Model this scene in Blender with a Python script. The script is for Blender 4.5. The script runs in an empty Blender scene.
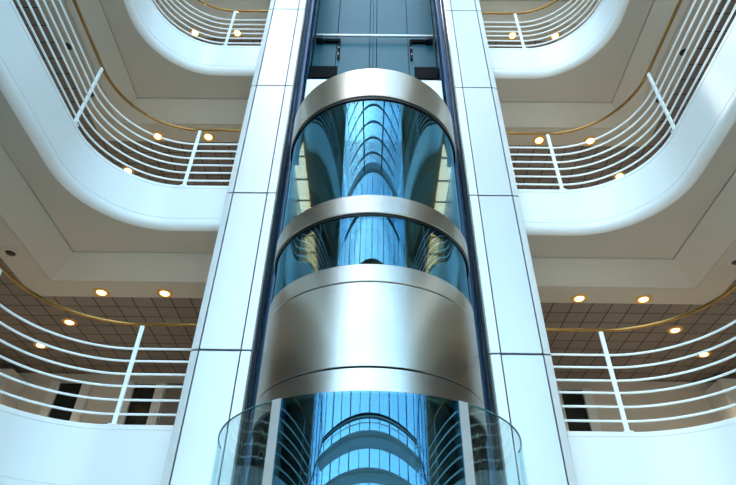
import bpy, bmesh, math, random
from mathutils import Vector, Matrix
random.seed(4)
PI = math.pi
scene = bpy.context.scene
COL = scene.collection

# ------------------------------------------------------------------ materials
def lin(c):
    return tuple(((v/255)/12.92 if v/255 <= .04045 else ((v/255+.055)/1.055)**2.4) for v in c) + (1,)

def mat(name, rgb, rough=.5, metal=0., spec=.5, noise=0., nscale=8., bump=0., bscale=40., aniso=0., coat=0., stretch=None):
    m = bpy.data.materials.new(name); m.use_nodes = True
    nt = m.node_tree; b = nt.nodes['Principled BSDF']
    b.inputs['Base Color'].default_value = lin(rgb)
    b.inputs['Roughness'].default_value = rough
    b.inputs['Metallic'].default_value = metal
    b.inputs['Specular IOR Level'].default_value = spec
    b.inputs['Anisotropic'].default_value = aniso
    b.inputs['Coat Weight'].default_value = coat
    tc = nt.nodes.new('ShaderNodeTexCoord'); mp = nt.nodes.new('ShaderNodeMapping')
    nt.links.new(tc.outputs['Object'], mp.inputs['Vector'])
    if stretch: mp.inputs['Scale'].default_value = stretch
    if noise:
        n = nt.nodes.new('ShaderNodeTexNoise'); n.inputs['Scale'].default_value = nscale; n.inputs['Detail'].default_value = 6
        nt.links.new(mp.outputs['Vector'], n.inputs['Vector'])
        r = nt.nodes.new('ShaderNodeMapRange')
        r.inputs['To Min'].default_value = max(.02, rough-noise); r.inputs['To Max'].default_value = min(1, rough+noise)
        nt.links.new(n.outputs['Fac'], r.inputs['Value']); nt.links.new(r.outputs['Result'], b.inputs['Roughness'])
    if bump:
        n = nt.nodes.new('ShaderNodeTexNoise'); n.inputs['Scale'].default_value = bscale; n.inputs['Detail'].default_value = 4
        nt.links.new(mp.outputs['Vector'], n.inputs['Vector'])
        k = nt.nodes.new('ShaderNodeBump'); k.inputs['Strength'].default_value = bump; k.inputs['Distance'].default_value = .01
        nt.links.new(n.outputs['Fac'], k.inputs['Height']); nt.links.new(k.outputs['Normal'], b.inputs['Normal'])
    return m

def emissive(name, rgb, strength):
    m = bpy.data.materials.new(name); m.use_nodes = True
    b = m.node_tree.nodes['Principled BSDF']
    b.inputs['Base Color'].default_value = lin(rgb)
    b.inputs['Emission Color'].default_value = lin(rgb); b.inputs['Emission Strength'].default_value = strength
    return m

def glass(name, trans, refl, coat, rough=.0, fres=.7):
    """coated architectural glass: part see-through, part mirror, stronger at grazing angles"""
    m = bpy.data.materials.new(name); m.use_nodes = True
    nt = m.node_tree; nt.nodes.remove(nt.nodes['Principled BSDF']); out = nt.nodes['Material Output']
    t = nt.nodes.new('ShaderNodeBsdfTransparent'); t.inputs['Color'].default_value = lin(trans)
    g = nt.nodes.new('ShaderNodeBsdfGlossy'); g.inputs['Color'].default_value = lin(refl); g.inputs['Roughness'].default_value = rough
    f = nt.nodes.new('ShaderNodeFresnel'); f.inputs['IOR'].default_value = 1.5
    ma = nt.nodes.new('ShaderNodeMath'); ma.operation = 'MULTIPLY_ADD'; ma.use_clamp = True
    ma.inputs[1].default_value = fres; ma.inputs[2].default_value = coat
    x = nt.nodes.new('ShaderNodeMixShader')
    nt.links.new(f.outputs['Fac'], ma.inputs[0]); nt.links.new(ma.outputs[0], x.inputs['Fac'])
    nt.links.new(t.outputs[0], x.inputs[1]); nt.links.new(g.outputs[0], x.inputs[2]); nt.links.new(x.outputs[0], out.inputs['Surface'])
    return m

def tiled(name, rgb, joint, scale, rough=.8, var=.06, offset=0.):
    m = mat(name, rgb, rough)
    nt = m.node_tree; b = nt.nodes['Principled BSDF']
    tc = nt.nodes.new('ShaderNodeTexCoord'); br = nt.nodes.new('ShaderNodeTexBrick')
    br.offset = offset; br.squash = 1
    br.inputs['Scale'].default_value = 1; br.inputs['Brick Width'].default_value = scale; br.inputs['Row Height'].default_value = scale
    br.inputs['Mortar Size'].default_value = .008; br.inputs['Mortar Smooth'].default_value = .1
    c = lin(rgb)
    br.inputs['Color1'].default_value = tuple(v*(1+var) for v in c[:3])+(1,); br.inputs['Color2'].default_value = tuple(v*(1-var) for v in c[:3])+(1,)
    br.inputs['Mortar'].default_value = lin(joint)
    nt.links.new(tc.outputs['Object'], br.inputs['Vector']); nt.links.new(br.outputs['Color'], b.inputs['Base Color'])
    return m

M = dict(
    fascia=mat('white_gloss_paint', (230, 234, 234), .22, 0, .5, .05, 3),
    curb=mat('white_satin_paint', (236, 240, 239), .4),
    soffit=mat('warm_grey_plaster', (190, 184, 172), .75, bump=.05),
    tile=tiled('brown_ceiling_tile', (128, 118, 110), (44, 38, 35), .272),
    wall=mat('beige_wall_paint', (196, 186, 172), .7, bump=.03),
    wall_dark=mat('brown_wall_panel', (120, 108, 98), .6),
    door=mat('dark_glazed_door', (30, 36, 34), .2),
    jamb=mat('pale_jamb_paint', (205, 203, 196), .5),
    rail=mat('white_rail_enamel', (240, 247, 248), .3),
    brass=mat('polished_brass', (152, 114, 64), .2, 1., noise=.08, nscale=20),
    panel=mat('pale_satin_aluminium_panel', (190, 193, 196), .3, .4, .5),
    edge=mat('pale_aluminium_edge', (210, 214, 213), .40, .3, .5),
    core=mat('black_joint', (9, 11, 14), .8, 0, .2),
    steel=mat('brushed_stainless_steel', (186, 178, 164), .24, 1., noise=.03, nscale=6, aniso=.75, stretch=(1, 1, 30)),
    steel_dark=mat('dark_bronze_trim', (36, 38, 36), .35, .6),
    bluesteel=mat('deep_blue_painted_steel', (8, 58, 92), .25, .15),
    blackblue=mat('black_blue_steel', (10, 26, 36), .3, .2),
    backwall=mat('blue_grey_landing_panel', (18, 88, 104), .45, .0),
    pale=mat('pale_grey_metal', (206, 212, 214), .35, .2),
    interior=mat('bronze_car_lining', (140, 124, 80), .35, .3),
    floor=tiled('pale_stone_floor', (226, 220, 208), (170, 166, 158), .6, .3, .03),
    frame=mat('dark_grey_mullion', (44, 58, 70), .4, .3),
    postmetal=mat('satin_grey_post', (176, 180, 178), .4, .3),
    roofbeam=mat('grey_bronze_roof_beam', (104, 104, 96), .4, .2),
    frame_pale=mat('pale_grey_mullion', (190, 198, 204), .4, .2),
    car_glass=glass('coated_car_glass', (222, 226, 214), (134, 206, 236), .145),
    screen_glass=glass('pale_green_screen_glass', (246, 252, 251), (210, 235, 240), .0, 0, .25),
    front_glass=glass('reflective_screen_glass', (170, 200, 200), (138, 204, 236), .17),
    strip_lamp=emissive('cream_strip_lamp', (255, 246, 220), 7.),
    mirror=mat('polished_bronze_mirror', (190, 184, 164), .06, 1.),
    glass_edge=mat('green_glass_edge', (92, 140, 140), .2),
    roof_glass=glass('clear_roof_glass', (240, 246, 248), (230, 240, 250), .02, 0, .6),
    lamp=emissive('warm_lamp', (255, 206, 120), 9.),
    glowring=mat('glow_tinted_lamp_ring', (220, 168, 98), .45),  # orange halo of the lit lamp is put into the ring colour
    unlit=mat('dark_unlit_lens', (26, 24, 22), .3),
    outside=mat('pale_paving', (205, 203, 196), .8),
    concrete=mat('pale_outer_wall', (200, 200, 198), .8),
)

# ------------------------------------------------------------------ helpers
def wloc(o):
    v = Vector(o.location)
    while o.parent: o = o.parent; v += Vector(o.location)
    return v

def link(name, bm, m, parent=None, origin=None, smooth=False, sharp=35):
    bmesh.ops.recalc_face_normals(bm, faces=bm.faces[:])
    me = bpy.data.meshes.new(name); bm.to_mesh(me); bm.free()
    o = bpy.data.objects.new(name, me); COL.objects.link(o)
    me.materials.append(M[m] if isinstance(m, str) else m)
    if origin is None: origin = wloc(parent) if parent else Vector((0, 0, 0))
    origin = Vector(origin)
    me.transform(Matrix.Translation(-origin))
    if parent: o.parent = parent; o.location = origin - wloc(parent)
    else: o.location = origin
    if smooth:
        me.polygons.foreach_set('use_smooth', [True]*len(me.polygons))
        me.set_sharp_from_angle(angle=math.radians(sharp))
    return o

def thing(name, label, cat, loc=(0, 0, 0), group=None):
    o = bpy.data.objects.new(name, None); COL.objects.link(o); o.location = loc; o.empty_display_size = .2
    o['label'] = label; o['category'] = cat
    if group: o['group'] = group
    return o

def tag(o, label=None, cat=None, group=None, kind=None):
    for k, v in (('label', label), ('category', cat), ('group', group), ('kind', kind)):
        if v: o[k] = v
    return o

def struct(o, label=None, cat=None): return tag(o, label, cat, None, 'structure')

def B(): return bmesh.new()

def box(bm, x0, x1, y0, y1, z0, z1, bev=0.):
    r = bmesh.ops.create_cube(bm, size=1)
    vs = r['verts']
    for v in vs:
        v.co = Vector(((x0+x1)/2+v.co.x*(x1-x0), (y0+y1)/2+v.co.y*(y1-y0), (z0+z1)/2+v.co.z*(z1-z0)))
    if bev:
        es = {e for v in vs for e in v.link_edges}
        bmesh.ops.bevel(bm, geom=list(es), offset=bev, segments=2, affect='EDGES', profile=.5)
    return bm

def tube(bm, pts, r, n=10, closed_ends=True):
    """round bar through 3-D points"""
    rings = []
    P = [Vector(p) for p in pts]
    for i, p in enumerate(P):
        t = (P[min(i+1, len(P)-1)]-P[max(i-1, 0)]).normalized()
        a = Vector((0, 0, 1)) if abs(t.z) < .9 else Vector((1, 0, 0))
        u = t.cross(a).normalized(); w = t.cross(u).normalized()
        rings.append([bm.verts.new(p+(u*math.cos(2*PI*k/n)+w*math.sin(2*PI*k/n))*r) for k in range(n)])
    for a, b in zip(rings, rings[1:]):
        for k in range(n): bm.faces.new((a[k], a[(k+1) % n], b[(k+1) % n], b[k]))
    if closed_ends: bm.faces.new(rings[0][::-1]); bm.faces.new(rings[-1])
    return bm

def lathe(bm, prof, c, a0=0., a1=2*PI, n=48, closed=False):
    """prof: (r, z) list turned about the vertical through c; angle 0 looks at -y (towards the hall)"""
    full = abs(a1-a0-2*PI) < 1e-6
    m = n if full else n+1
    rows = []
    for i in range(m):
        a = a0+(a1-a0)*i/n
        rows.append([bm.verts.new((c[0]+r*math.sin(a), c[1]-r*math.cos(a), c[2]+z)) for r, z in prof])
    L = len(prof)
    for i in range(n):
        p, q = rows[i], rows[(i+1) % m]
        for k in range(L if closed else L-1):
            try: bm.faces.new((p[k], p[(k+1) % L], q[(k+1) % L], q[k]))
            except ValueError: pass
    if closed and not full: bm.faces.new(rows[0]); bm.faces.new(rows[-1][::-1])
    bmesh.ops.remove_doubles(bm, verts=bm.verts[:], dist=1e-6)
    return bm

def plate(bm, poly, z0, z1):
    """flat slab from a plan polygon"""
    lo = [bm.verts.new((x, y, z0)) for x, y in poly]
    f = bm.faces.new(lo)
    if z1 != z0:
        e = bmesh.ops.extrude_face_region(bm, geom=[f])
        for v in e['geom']:
            if isinstance(v, bmesh.types.BMVert): v.co.z = z1
    return bm

# ------------------------------------------------------------------ measured layout (metres, camera at z = 0)
D, XS, RC = 5.40, 3.475, 1.0        # front edge of galleries, side edge, corner radius
PX0, PX1, PY0, PY1 = 1.147, 1.752, 5.0, 6.15
YB = 0.2                              # where the side galleries end, beside the camera
HX, HY, HZ = 6.3, -5.6, 14.0          # glazed hall behind the camera: half width, end, roof height
YW, XW = 9.2, 7.3                     # gallery back and outer walls
GROUND = -1.19
FLOORS = [1.99, 5.17, 8.36, 11.55]
FB = .70                              # fascia height
RAILH = 1.118
SOFX, SOFY = 3.90, 5.94               # rectangular inner edge of the flat soffit
DROP = .21
SLX, SLY = 4.28, 6.30                 # lower edge of the sloping bulkhead
STX, STY = 4.70, 6.70                 # end of the plain strip, start of tiles
SIDE = ((-1, 'left'), (1, 'right'))
LV = ['lowest', 'middle', 'top', 'roof']

def path(s, x_in=PX1, y_end=YB, n=18):
    """plan edge of the galleries with the outward direction (towards the hall)"""
    pts = [((s*x_in, D), (0, -1))]
    cx, cy = XS-RC, D-RC
    for i in range(n+1):
        a = PI/2*i/n
        pts.append(((s*(cx+RC*math.sin(a)), cy+RC*math.cos(a)), (-s*math.sin(a), -math.cos(a))))
    k = 5
    for i in range(1, k+1):
        pts.append(((s*XS, cy+(y_end-cy)*i/k), (-s, 0)))
    return pts

def sweep(bm, prof, pth, closed=False):
    rows = [[bm.verts.new((p[0]+d[0]*o, p[1]+d[1]*o, z)) for o, z in prof] for p, d in pth]
    L = len(prof)
    for a, b in zip(rows, rows[1:]):
        for k in range(L if closed else L-1): bm.faces.new((a[k], a[(k+1) % L], b[(k+1) % L], b[k]))
    if closed: bm.faces.new(rows[0]); bm.faces.new(rows[-1][::-1])
    return bm

def circ(o, z, r, n=10): return [(o+r*math.cos(2*PI*k/n), z+r*math.sin(2*PI*k/n)) for k in range(n)]

# ------------------------------------------------------------------ galleries
def gallery(s, sd, i):
    zf = FLOORS[i]; zb = zf-FB; p = path(s)
    edge = [q for q, _ in p]
    inner = [(q[0]-d[0]*.12, q[1]-d[1]*.12) for q, d in p]
    # floor plate
    bm = plate(B(), inner+[(s*XW, YB), (s*XW, YW), (s*PX1, YW)], zf-.10, zf-.002)
    struct(link('floor_gallery', bm, 'floor'), 'stone floor of the %s gallery on the %s' % (LV[i], sd), 'floor')
    # white curved edge: curb, grooves, flat face, rolled foot
    prof = [(-.16, zf-.10), (-.16, zf), (-.004, zf), (0, zf-.004), (0, zf-.046), (-.008, zf-.049), (-.008, zf-.057), (0, zf-.06)]
    prof += [(0, zb+.135), (-.006, zb+.132), (-.006, zb+.126), (0, zb+.123)]
    prof += [(-.09+.09*math.cos(a), zb+.09-.09*math.sin(a)) for a in [PI/2*k/8 for k in range(9)]]
    o = link('wall_parapet', sweep(B(), prof, p), 'fascia', smooth=True)
    struct(o, 'glossy white curved edge band of the %s gallery on the %s' % (LV[i], sd), 'parapet')
    # flat soffit between the curved edge and the rectangle
    foot = [(q[0]-d[0]*.08, q[1]-d[1]*.08) for q, d in p]
    bm = plate(B(), foot+[(s*SOFX, YB), (s*SOFX, SOFY), (s*PX1, SOFY)], zb+.006, zb+.03)
    struct(link('ceiling_soffit', bm, 'soffit'), 'flat grey soffit under the %s gallery edge on the %s' % (LV[i], sd), 'ceiling')
    # sloping bulkhead
    zs = zb-DROP
    a = [(s*PX1, SOFY+.008), (s*(SOFX+.008), SOFY+.008), (s*(SOFX+.008), YB)]
    b = [(s*PX1, SLY), (s*SLX, SLY), (s*SLX, YB)]
    bm = B()
    for k in range(2):
        q = [bm.verts.new((*a[k], zb-.012)), bm.verts.new((*a[k+1], zb-.012)), bm.verts.new((*b[k+1], zs)), bm.verts.new((*b[k], zs))]
        bm.faces.new(q)
        t = [bm.verts.new((*a[k], zb-.012)), bm.verts.new((*a[k+1], zb-.012)), bm.verts.new((*a[k+1], zb+.02)), bm.verts.new((*a[k], zb+.02))]
        bm.faces.new(t)
    bmesh.ops.remove_doubles(bm, verts=bm.verts[:], dist=1e-5)
    struct(link('ceiling_bulkhead', bm, 'soffit'), 'sloping grey bulkhead of the %s ceiling on the %s' % (LV[i], sd), 'ceiling')
    # plain strip
    c = [(s*PX1, STY), (s*STX, STY), (s*STX, YB)]
    bm = plate(B(), [(b[0][0], b[0][1]+.006), (b[1][0]+s*.006, b[1][1]+.006), (b[2][0]+s*.006, YB), c[2], c[1], c[0]], zs, zs+.03)
    struct(link('ceiling_strip', bm, 'soffit'), 'plain grey ceiling strip of the %s ceiling on the %s' % (LV[i], sd), 'ceiling')
    # dark tiles
    bm = plate(B(), [(c[0][0], c[0][1]), c[1], c[2], (s*XW, YB), (s*XW, YW), (s*PX1, YW)], zs+.012, zs+.05)
    struct(link('ceiling_tiles', bm, 'tile', origin=(s*STX, STY, zs)), 'brown tiled ceiling behind the %s strip on the %s' % (LV[i], sd), 'ceiling')

for i in range(4):
    for s, sd in SIDE: gallery(s, sd, i)

# outer and back walls
for s, sd in SIDE:
    struct(link('wall_'+sd, box(B(), *sorted((s*XW, s*(XW+.2))), YB, YW+.2, GROUND, HZ), 'wall'), 'beige outer wall of the %s galleries' % sd, 'wall')
    struct(link('wall_end_'+sd, box(B(), *sorted((s*(XS+.05), s*(XW+.2))), YB-.16, YB-.02, GROUND, HZ), 'wall'), 'beige end wall of the %s galleries' % sd, 'wall')
    struct(link('wall_clerestory_'+sd, box(B(), *sorted((s*XS, s*(XS+.2))), YB, YW, FLOORS[3], HZ), 'fascia'), 'white wall under the %s springing of the glass roof' % sd, 'wall')
struct(link('wall_back', box(B(), -XW, XW, YW, YW+.2, GROUND, HZ), 'wall'), 'beige wall at the back of the galleries', 'wall')
struct(link('floor', plate(B(), [(-XW, HY), (XW, HY), (XW, YW), (-XW, YW)], GROUND-.1, GROUND), 'floor'), 'pale stone ground floor of the hall', 'floor')
struct(link('ground_outside', plate(B(), [(-60, -90), (60, -90), (60, 40), (-60, 40)], GROUND-.2, GROUND-.1), 'outside'), 'pale paving outside the hall', 'ground')

# doors in the back wall of the lowest gallery
def door(n, x0, x1, z0, label):
    zt = z0+2.08
    r = link('door_%d' % n, box(B(), x0, x1, YW-.05, YW, z0, zt), 'door'); struct(r, label, 'door')
    for a, b in ((x0-.16, x0-.004), (x1+.004, x1+.16)):
        link('jamb', box(B(), a, b, YW-.09, YW, z0, zt+.03, .006), 'jamb', r)
    link('rail', box(B(), x0, x1, YW-.07, YW-.05, z0+.95, z0+1.05), 'core', r)
    link('handle', tube(B(), [(x1-.06, YW-.10, z0+.85), (x1-.06, YW-.10, z0+1.25)], .012), 'pale', r)
door(1, -5.28, -4.90, FLOORS[0], 'dark glazed door farther from the pylon in the left back wall')
door(2, -4.0, -3.64, FLOORS[0], 'dark glazed door nearer the pylon in the left back wall')
door(3, 3.22, 3.58, FLOORS[0], 'dark glazed door in the right back wall beside the pylon')
struct(link('trim_1', box(B(), -3.46, -2.6, YW-.03, YW, FLOORS[0], FLOORS[0]+2.12), 'wall_dark'), 'brown wall panel beside the left pylon', 'wall panel')
struct(link('trim_2', box(B(), -6.2, -5.9, YW-.5, YW, FLOORS[0], FLOORS[0]+2.12), 'jamb'), 'pale wall pier at the left corner of the lowest gallery', 'pier')
struct(link('trim_3', box(B(), 5.7, 6.0, YW-.5, YW, FLOORS[0], FLOORS[0]+2.12), 'jamb'), 'pale wall pier at the right corner of the lowest gallery', 'pier')

# ------------------------------------------------------------------ railings
BARS = [.113, .258, .403, .535, .680, .822]
def railing(s, sd, i):
    zf = FLOORS[i]
    r = thing('railing', 'white railing with brass handrail on the %s edge of the %s gallery' % (sd, LV[i]), 'railing', (s*XS, D-RC, zf), 'curved gallery railings')
    p = path(s, y_end=YB+.02)
    o0 = -.03
    link('handrail', sweep(B(), circ(o0, zf+RAILH, .019, 12), p, True), 'brass', r, smooth=True)['label'] = 'polished brass handrail'
    for h in BARS:
        link('bar', sweep(B(), circ(o0, zf+h, .0125, 8), p, True), 'rail', r, smooth=True)
    cx, cy = XS-RC, D-RC
    posts = [((s*cx, D), (0, -1)), ((s*XS, cy), (-s, 0))]
    y = cy-1.75
    while y > YB+.3: posts.append(((s*XS, y), (-s, 0))); y -= 1.75
    for (q, d) in posts:
        px, py = q[0]+d[0]*o0, q[1]+d[1]*o0
        w, t = (.023, .012) if d[1] else (.012, .023)
        bm = box(B(), px-w, px+w, py-t, py+t, zf, zf+RAILH-.02, .005)
        e = .045
        box(bm, px-e, px+e, py-e*.7, py+e*.7, zf, zf+.012)
        link('post', bm, 'rail', r)
    return r
for i in range(3):
    for s, sd in SIDE: railing(s, sd, i)

# ------------------------------------------------------------------ recessed downlights
def dl_mesh(lit):
    t = thing('ceiling_downlight', '', 'ceiling light')
    bm = lathe(B(), [(.062, -.002), (.066, -.012), (.088, -.016), (.108, -.010), (.112, 0), (.062, 0)], (0, 0, 0), n=28)
    link('trim_ring', bm, 'glowring' if lit else 'soffit', t, smooth=True)
    bm = lathe(B(), [(.0001, -.026), (.03, -.024), (.052, -.016), (.061, -.004)], (0, 0, 0), n=24)
    link('lens', bm, 'lamp' if lit else 'unlit', t, smooth=True)
    if lit:
        l = bpy.data.lights.new('downlight_beam', 'SPOT'); l.energy = 60; l.color = (1, .80, .55); l.spot_size = math.radians(120); l.spot_blend = .6; l.shadow_soft_size = .05
        lo = bpy.data.objects.new('downlight_beam', l); COL.objects.link(lo); lo.parent = t; lo.location = (0, 0, -.04)
    return t
proto = {}
def downlight(x, y, z, lit, label, group):
    if lit not in proto:
        o = proto[lit] = dl_mesh(lit)
    else:
        src = proto[lit]; o = src.copy(); COL.objects.link(o)
        for ch in src.children:
            c = ch.copy(); COL.objects.link(c); c.parent = o
    o.location = (x, y, z); o['label'] = label; o['group'] = group
for i in (1, 2, 3):
    z = FLOORS[i]-FB-DROP; w = LV[i-1]
    for s, sd in SIDE:
        g = 'lit downlights of the galleries'; u = 'unlit downlights of the galleries'
        downlight(s*2.83, 6.58, z-.001, True, 'lit downlight in the plain strip beside the %s pylon, ceiling of the %s gallery' % (sd, w), g)
        downlight(s*3.70, 6.58, z-.001, True, 'lit downlight in the plain strip toward the %s corner, ceiling of the %s gallery' % (sd, w), g)
        if i < 3:
            downlight(s*4.49, 7.42, z+.011, True, 'lit downlight in brown tiles behind the %s corner, ceiling of the %s gallery' % (sd, w), g)
            downlight(s*4.52, 5.70, z-.001, False, 'dark unlit downlight nearest the %s corner, ceiling of the %s gallery' % (sd, w), u)
        if i == 1:
            downlight(s*5.26, 8.17, z+.011, True, 'lit downlight deepest in brown tiles on the %s, ceiling of the %s gallery' % (sd, w), g)
        if i == 2:
            downlight(s*4.54, 4.85, z-.001, False, 'dark unlit downlight along the %s side strip, ceiling of the %s gallery' % (sd, w), u)

# ------------------------------------------------------------------ pylons
SEAMS = [GROUND, .52, 2.59, 4.675, 6.76, 8.80, 10.85, 12.9]
G = .010
for s, sd in SIDE:
    r = thing('pylon', 'tall pylon of pale metal panels %s of the glass lift' % sd, 'pylon', (s*(PX0+PX1)/2, (PY0+PY1)/2, GROUND), 'pylons beside the lift')
    link('core', box(B(), *sorted((s*(PX0+.012), s*(PX1-.03))), PY0+.05, PY1, GROUND, 13.0), 'core', r)
    for z0, z1 in zip(SEAMS, SEAMS[1:]):
        a, b = z0+G, z1-G
        link('panel', box(B(), *sorted((s*(1.258+G*.6), s*(1.668-G*.6))), PY0, PY0+.045, a, b, .004), 'panel', r)
        bm = plate(B(), [(s*PX0, PY0+.02), (s*(PX0+.012), PY0), (s*(1.258-G*.6), PY0), (s*(1.258-G*.6), PY0+.045), (s*(PX0+.012), PY0+.06), (s*PX0, PY0+.06)], a, b)
        link('inner_strip', bm, 'edge', r)
        bm = plate(B(), [(s*(1.668+G*.6), PY0), (s*(PX1-.01), PY0+.012), (s*PX1, PY0+.03), (s*PX1, PY1), (s*(PX1-.03), PY1), (s*(PX1-.03), PY0+.045), (s*(1.668+G*.6), PY0+.045)], a, b)
        link('outer_strip', bm, 'edge', r)

# ------------------------------------------------------------------ shaft between the pylons
SB = 6.15
bm = box(B(), -PX1, PX1, SB+.03, SB+.2, GROUND, 13.0)
wall = link('wall_shaft', bm, 'core'); struct(wall, 'blue grey panelled wall at the back of the lift shaft', 'wall')
ZW = 8.44
for x0, x1 in ((-1.13, -.715), (-.705, -.095), (-.085, -.03), (-.024, .035), (.045, .625), (.635, 1.13)):
    for z0, z1 in ((GROUND, 1.9), (2.0, 5.1), (5.2, 8.28), (8.29, 13.0)):
        link('panel', box(B(), x0, x1, SB, SB+.03, z0, z1, .003), 'backwall', wall)
for x0, x1 in ((-1.12, -.66), (.72, 1.12)):
    link('recess_shade_block', box(B(), x0, x1, SB-.03, SB, 8.52, 8.86, .004), 'core', wall)['label'] = 'black block coloured like the shade in a recess'  # raised blocks, the dark of a recess painted as their black
for s, sd in SIDE:
    struct(link('wall_lining_'+sd, box(B(), *sorted((s*(PX0-.012), s*(PX0+.01))), PY0+.065, SB, GROUND, 13.0), 'blackblue'), 'black blue lining on the %s side of the lift shaft' % sd, 'wall')
    # guide rail with fixings
    g = thing('guide_rail', 'dark blue steel guide rail on the %s side of the lift shaft' % sd, 'guide rail', (s*1.08, 5.16, GROUND), 'lift guide rails')
    link('flange', box(B(), *sorted((s*1.108, s*1.128)), 5.07, 5.27, GROUND, 13.0, .003), 'bluesteel', g)
    link('blade', box(B(), *sorted((s*1.045, s*1.108)), 5.15, 5.175, GROUND, 13.0, .003), 'bluesteel', g)
    link('conduit', tube(B(), [(s*1.112, 5.045, GROUND), (s*1.112, 5.045, 13.0)], .012, 8), 'blackblue', g)
    link('rear_channel', box(B(), *sorted((s*1.06, s*1.128)), 5.5, 5.62, GROUND, 13.0, .004), 'bluesteel', g)
    z = -.6
    while z < 12.5:
        bm = box(B(), *sorted((s*1.088, s*1.128)), 5.275, 5.33, z, z+.10, .004)
        tube(bm, [(s*1.07, 5.30, z+.05), (s*1.09, 5.30, z+.05)], .016, 8)
        link('bracket', bm, 'blackblue', g); z += 1.05
t = thing('tie_bar', 'pale horizontal tie bar with black hangers across the blue shaft wall', 'tie bar', (0, 6.0, 9.72))
link('bar', box(B(), -1.10, 1.10, 6.03, 6.07, 9.70, 9.755, .005), 'pale', t)
for x in (-1.03, 1.03): link('end_plate', box(B(), x-.07, x+.07, 6.02, 6.15, 9.58, 9.69, .004), 'blackblue', t)
for x, sx in ((-.66, -1), (.68, 1)):
    h = link('hanger', box(B(), x-.02, x+.02, SB-.05, SB-.003, 9.08, 9.69, .003), 'core', t)
    link('arm', box(B(), *sorted((x, x+sx*.34)), SB-.06, SB-.003, 9.61, 9.69, .003), 'core', h)
    for z in (9.2, 9.4): link('bolt', tube(B(), [(x, SB-.07, z), (x, SB-.05, z)], .012, 8), 'pale', h)

# ------------------------------------------------------------------ lift car
CY, R = 5.0, 1.02
A0, A1 = -PI/2, PI/2
C0 = (0, CY, 0)
car = thing('lift_car', 'glass fronted half round lift car with brushed steel bands', 'lift', (0, CY, 1.728))
# skirt: lower rim, groove, drum, groove, upper rim
def band(z0, z1, r=R, th=.03, lip=.0):
    e = .006
    return [(r-th, z0), (r-e, z0), (r, z0+e), (r, z1-e), (r-e, z1), (r-th, z1)]
def ringpart(name, prof, m, n=72, **k):
    return link(name, lathe(B(), prof, C0, A0, A1, n, True), m, car, smooth=True, sharp=25)
ringpart('lower_rim', band(1.728, 1.934), 'steel')
ringpart('drum', band(1.941, 2.716, R+.001), 'steel')
ringpart('upper_rim', band(2.723, 2.905), 'steel')
ringpart('joint', [(R-.06, 1.74), (R-.008, 1.74), (R-.008, 2.89), (R-.06, 2.89)], 'core')
ringpart('bottom_lip', [(R-.075, 1.71), (R-.012, 1.71), (R-.012, 1.727), (R-.075, 1.727)], 'steel_dark')
# handrail band and crown
ringpart('handrail_band', band(3.482, 3.706, R+.012, .05), 'steel')
ringpart('band_shade_lip', [(R-.07, 3.462), (R-.005, 3.462), (R-.005, 3.481), (R-.07, 3.481)], 'steel_dark')  # dark ring colour stands in for the shade beneath the handrail band
ringpart('crown', band(5.207, 5.71, R+.012, .06), 'steel')
ringpart('crown_lip', [(R-.10, 5.150), (R-.022, 5.150), (R-.022, 5.165), (R-.002, 5.165), (R-.002, 5.206), (R-.10, 5.206)], 'steel_dark')
# curved panes
ringpart('lower_pane', [(R-.028, 2.906), (R-.016, 2.906), (R-.016, 3.461), (R-.028, 3.461)], 'car_glass')
ringpart('upper_pane', [(R-.028, 3.707), (R-.016, 3.707), (R-.016, 5.149), (R-.028, 5.149)], 'car_glass')
def half(r, z0, z1, n=48, y1=6.06):
    return plate(B(), [(-r, y1)]+[(r*math.sin(a), CY-r*math.cos(a)) for a in [A0+PI*i/n for i in range(n+1)]]+[(r, y1)], z0, z1)
link('floor', half(R-.08, 2.80, 2.89), 'interior', car)
link('underside', half(R-.09, 1.76, 1.80), 'blackblue', car)
CB = 6.06
link('ceiling', half(R-.11, 5.21, 5.30, y1=CB), 'interior', car)
link('roof', half(R-.062, 5.62, 5.70, y1=CB), 'pale', car)
link('back_plate', box(B(), -1.02, 1.02, 5.28, 5.30, 5.72, 7.30, .004), 'curb', car)['label'] = 'white plate standing behind the crown'
link('back_wall', box(B(), -1.0, 1.0, CB, CB+.05, 1.75, 5.70), 'steel_dark', car)
for s in (-1, 1):
    link('side_wall', box(B(), *sorted((s*.985, s*1.005)), 5.02, CB, 1.75, 5.70), 'interior', car)
    st_ = link('light_strip', plate(B(), [(s*.845, 4.56), (s*.93, 4.69), (s*.98, 4.80), (s*.98, CB-.02), (s*.845, CB-.02)], 5.17, 5.205), 'strip_lamp', car)
    for y in (4.85, 5.25, 5.65): link('joint', box(B(), *sorted((s*.84, s*.982)), y, y+.025, 5.16, 5.206), 'interior', st_)
    link('mirror', box(B(), *sorted((s*.47, s*.97)), CB-.02, CB, 2.9, 5.16, .004), 'mirror', car)
    link('door_panel', box(B(), *sorted((s*.004, s*.45)), CB-.03, CB, 2.9, 5.0, .004), 'mirror', car)
link('inner_handrail', lathe(B(), [(R-.12+.018*math.cos(a), 3.78+.018*math.sin(a)) for a in [2*PI*k/8 for k in range(8)]], C0, A0+.1, A1-.1, 48, True), 'pale', car, smooth=True)

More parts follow.
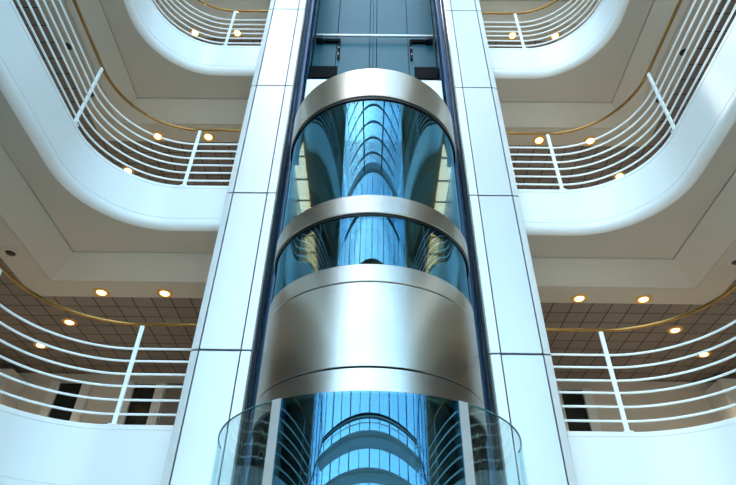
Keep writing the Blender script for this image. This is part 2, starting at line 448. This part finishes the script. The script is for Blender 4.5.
# ------------------------------------------------------------------ glass screen round the lowest landing
RS = 1.28; ZT = 1.63
scr = thing('glass_screen', 'curved frameless glass screen with two pale posts below the lift car', 'glass screen', (0, CY, GROUND))
PA = .541; hw = .030
for a0, a1 in ((A0+.03, -PA-hw), (-PA+hw, PA-hw), (PA+hw, A1-.03)):
    link('pane', lathe(B(), [(RS-.006, GROUND), (RS+.006, GROUND), (RS+.006, ZT), (RS-.006, ZT)], C0, a0, a1, 40, True), 'front_glass' if abs(a0+a1) < .01 else 'screen_glass', scr, smooth=True, sharp=25)
    if abs(a0+a1) > .01:
        link('glass_edge', lathe(B(), [(RS-.006, ZT), (RS+.006, ZT), (RS+.006, ZT+.006), (RS-.006, ZT+.006)], C0, a0, a1, 40, True), 'glass_edge', scr)
for s in (-1, 1):
    a = s*PA
    link('post', lathe(B(), [(RS-.055, GROUND), (RS+.012, GROUND), (RS+.012, ZT+.005), (RS-.055, ZT+.005)], C0, a-hw, a+hw, 3, True), 'postmetal', scr)
    for z in (1.25, .2):
        a2 = s*(PI/2-.18); x, y = RS*math.sin(a2), CY-RS*math.cos(a2)
        bm = tube(B(), [(x*.985, y, z), (x*1.02, y-.004, z)], .02, 12)
        link('clamp', bm, 'steel_dark', scr)

# ------------------------------------------------------------------ glazed hall behind the camera (seen in the reflections)
RY1 = 7.0
roof = struct(link('trim_roof', box(B(), -HX, HX, HY-.08, HY+.1, HZ-.22, HZ+.1), 'frame_pale'), 'flat glazed roof over the hall', 'roof')
y = HY+.65
while y < RY1:
    hx = 4.75 if y < .3 else XS
    link('beam', box(B(), -hx, hx, y-.028, y+.028, HZ-.06, HZ), 'roofbeam', roof); y += .65
for x in (-1.9, 1.9): link('girder', box(B(), x-.10, x+.10, HY, RY1, HZ-.2, HZ+.02), 'frame', roof)
for x in (-5.6, -4.75, -3.475, 3.475, 4.75, 5.6):
    link('purlin', box(B(), x-.03, x+.03, HY, RY1 if abs(x) < 3.6 else YB, HZ-.06, HZ+.01), 'frame_pale', roof)
link('glazing', plate(B(), [(-HX, HY), (HX, HY), (HX, YB), (XS, YB), (XS, RY1), (-XS, RY1), (-XS, YB), (-HX, YB)], HZ+.11, HZ+.11), 'roof_glass', roof)
struct(link('wall_gable', box(B(), -XS, XS, RY1, RY1+.15, 11.0, HZ+.1), 'fascia'), 'white wall closing the glass roof above the lift shaft', 'wall')
win = struct(link('window_1', box(B(), -HX, HX, HY-.08, HY+.08, GROUND, GROUND+.2), 'frame'), 'tall glazed end of the hall', 'window')
k = 0; x = -6.0
while x < 6.01:
    e = .055 if k % 2 else .028
    link('mullion', box(B(), x-e, x+e, HY-.06, HY+.06, GROUND, HZ-.1), 'frame', win); k += 1; x += 1.2
for z, e in ((5.1, .05), (7.6, .06), (10.0, .06), (12.2, .06)):
    link('transom', box(B(), -HX, HX, HY-.07, HY+.07, z-e, z+e), 'frame', win)
link('glazing', plate(B(), [(-HX, HY), (HX, HY), (HX, HY+.01), (-HX, HY+.01)], GROUND, HZ), 'roof_glass', win)
br = struct(link('floor_bridge', box(B(), -HX, HX, HY+.1, HY+.9, 4.28, 4.45, .05), 'fascia'), 'pale bridge along the glazed end of the hall', 'floor')
for z in (4.6, 4.75): link('bar', box(B(), -HX, HX, HY+.84, HY+.86, z, z+.02), 'rail', br)
link('canopy', box(B(), -HX, HX, HY+.1, HY+.9, 3.55, 3.66, .03), 'fascia', br)
for s, sd in SIDE:
    wd = struct(link('window_%d' % (2 if s < 0 else 3), box(B(), *sorted((s*HX, s*(HX+.1))), HY, YB, GROUND, GROUND+.2), 'frame'), 'glazed side of the hall on the %s' % sd, 'window')
    y = HY+.7
    while y < YB:
        link('mullion', box(B(), *sorted((s*HX, s*(HX+.1))), y-.03, y+.03, GROUND, HZ), 'frame', wd); y += .7
    for z0 in (1.0, 5.1, 9.2):
        bm = tube(B(), [(s*(HX-.06), HY+.1, z0), (s*(HX-.06), YB-.1, z0+4.0)], .05, 6)
        tube(bm, [(s*(HX-.06), HY+.1, z0+4.0), (s*(HX-.06), YB-.1, z0)], .05, 6)
        link('brace', bm, 'frame', wd)
    link('glazing', plate(B(), [(s*HX, HY), (s*(HX+.01), HY), (s*(HX+.01), YB), (s*HX, YB)], GROUND, HZ), 'roof_glass', wd)

# ------------------------------------------------------------------ light
w = bpy.data.worlds.new('sky'); scene.world = w; w.use_nodes = True
nt = w.node_tree; bg = nt.nodes['Background']
st = nt.nodes.new('ShaderNodeTexSky'); st.sky_type = 'NISHITA'; st.sun_disc = False
st.sun_elevation = math.radians(52); st.sun_rotation = math.radians(200); st.air_density = 1.0; st.dust_density = .6; st.ozone_density = 1.5
hs = nt.nodes.new('ShaderNodeHueSaturation'); hs.inputs['Saturation'].default_value = .98; hs.inputs['Hue'].default_value = .472
nt.links.new(st.outputs['Color'], hs.inputs['Color']); nt.links.new(hs.outputs['Color'], bg.inputs['Color'])
bg.inputs['Strength'].default_value = 1.0

sl = bpy.data.lights.new('sun', 'SUN'); sl.energy = 5.0; sl.angle = math.radians(2); sl.color = (1, .93, .82)
so = bpy.data.objects.new('sun', sl); COL.objects.link(so)
so.rotation_euler = Vector((.36, -.2, -.85)).to_track_quat('-Z', 'Y').to_euler()

# ------------------------------------------------------------------ camera
cam = bpy.data.cameras.new('camera'); co = bpy.data.objects.new('camera', cam); COL.objects.link(co)
cam.sensor_fit = 'HORIZONTAL'; cam.sensor_width = 36; cam.lens = 571.25*36/736; cam.clip_end = 300; cam.clip_start = .05
pi_, ya, ro = .6671, -.0097, .018
F = Vector((math.sin(ya)*math.cos(pi_), math.cos(ya)*math.cos(pi_), math.sin(pi_)))
X = Vector((math.cos(ya), -math.sin(ya), 0)); U = X.cross(F)
X2 = X*math.cos(ro)+U*math.sin(ro); U2 = -X*math.sin(ro)+U*math.cos(ro)
mw = Matrix((X2, U2, -F)).transposed().to_4x4(); mw.translation = Vector((.004, 0, 0))
co.matrix_world = mw
scene.camera = co

vs = scene.view_settings
vs.view_transform = 'Standard'; vs.look = 'None'; vs.gamma = 1; vs.use_curve_mapping = False
vs.exposure = .03
scene.cycles.max_bounces = 12; scene.cycles.diffuse_bounces = 6; scene.cycles.glossy_bounces = 6; scene.cycles.transparent_max_bounces = 16
scene.cycles.sample_clamp_indirect = 6; scene.cycles.caustics_reflective = False; scene.cycles.caustics_refractive = False
scene.cycles.use_denoising = True
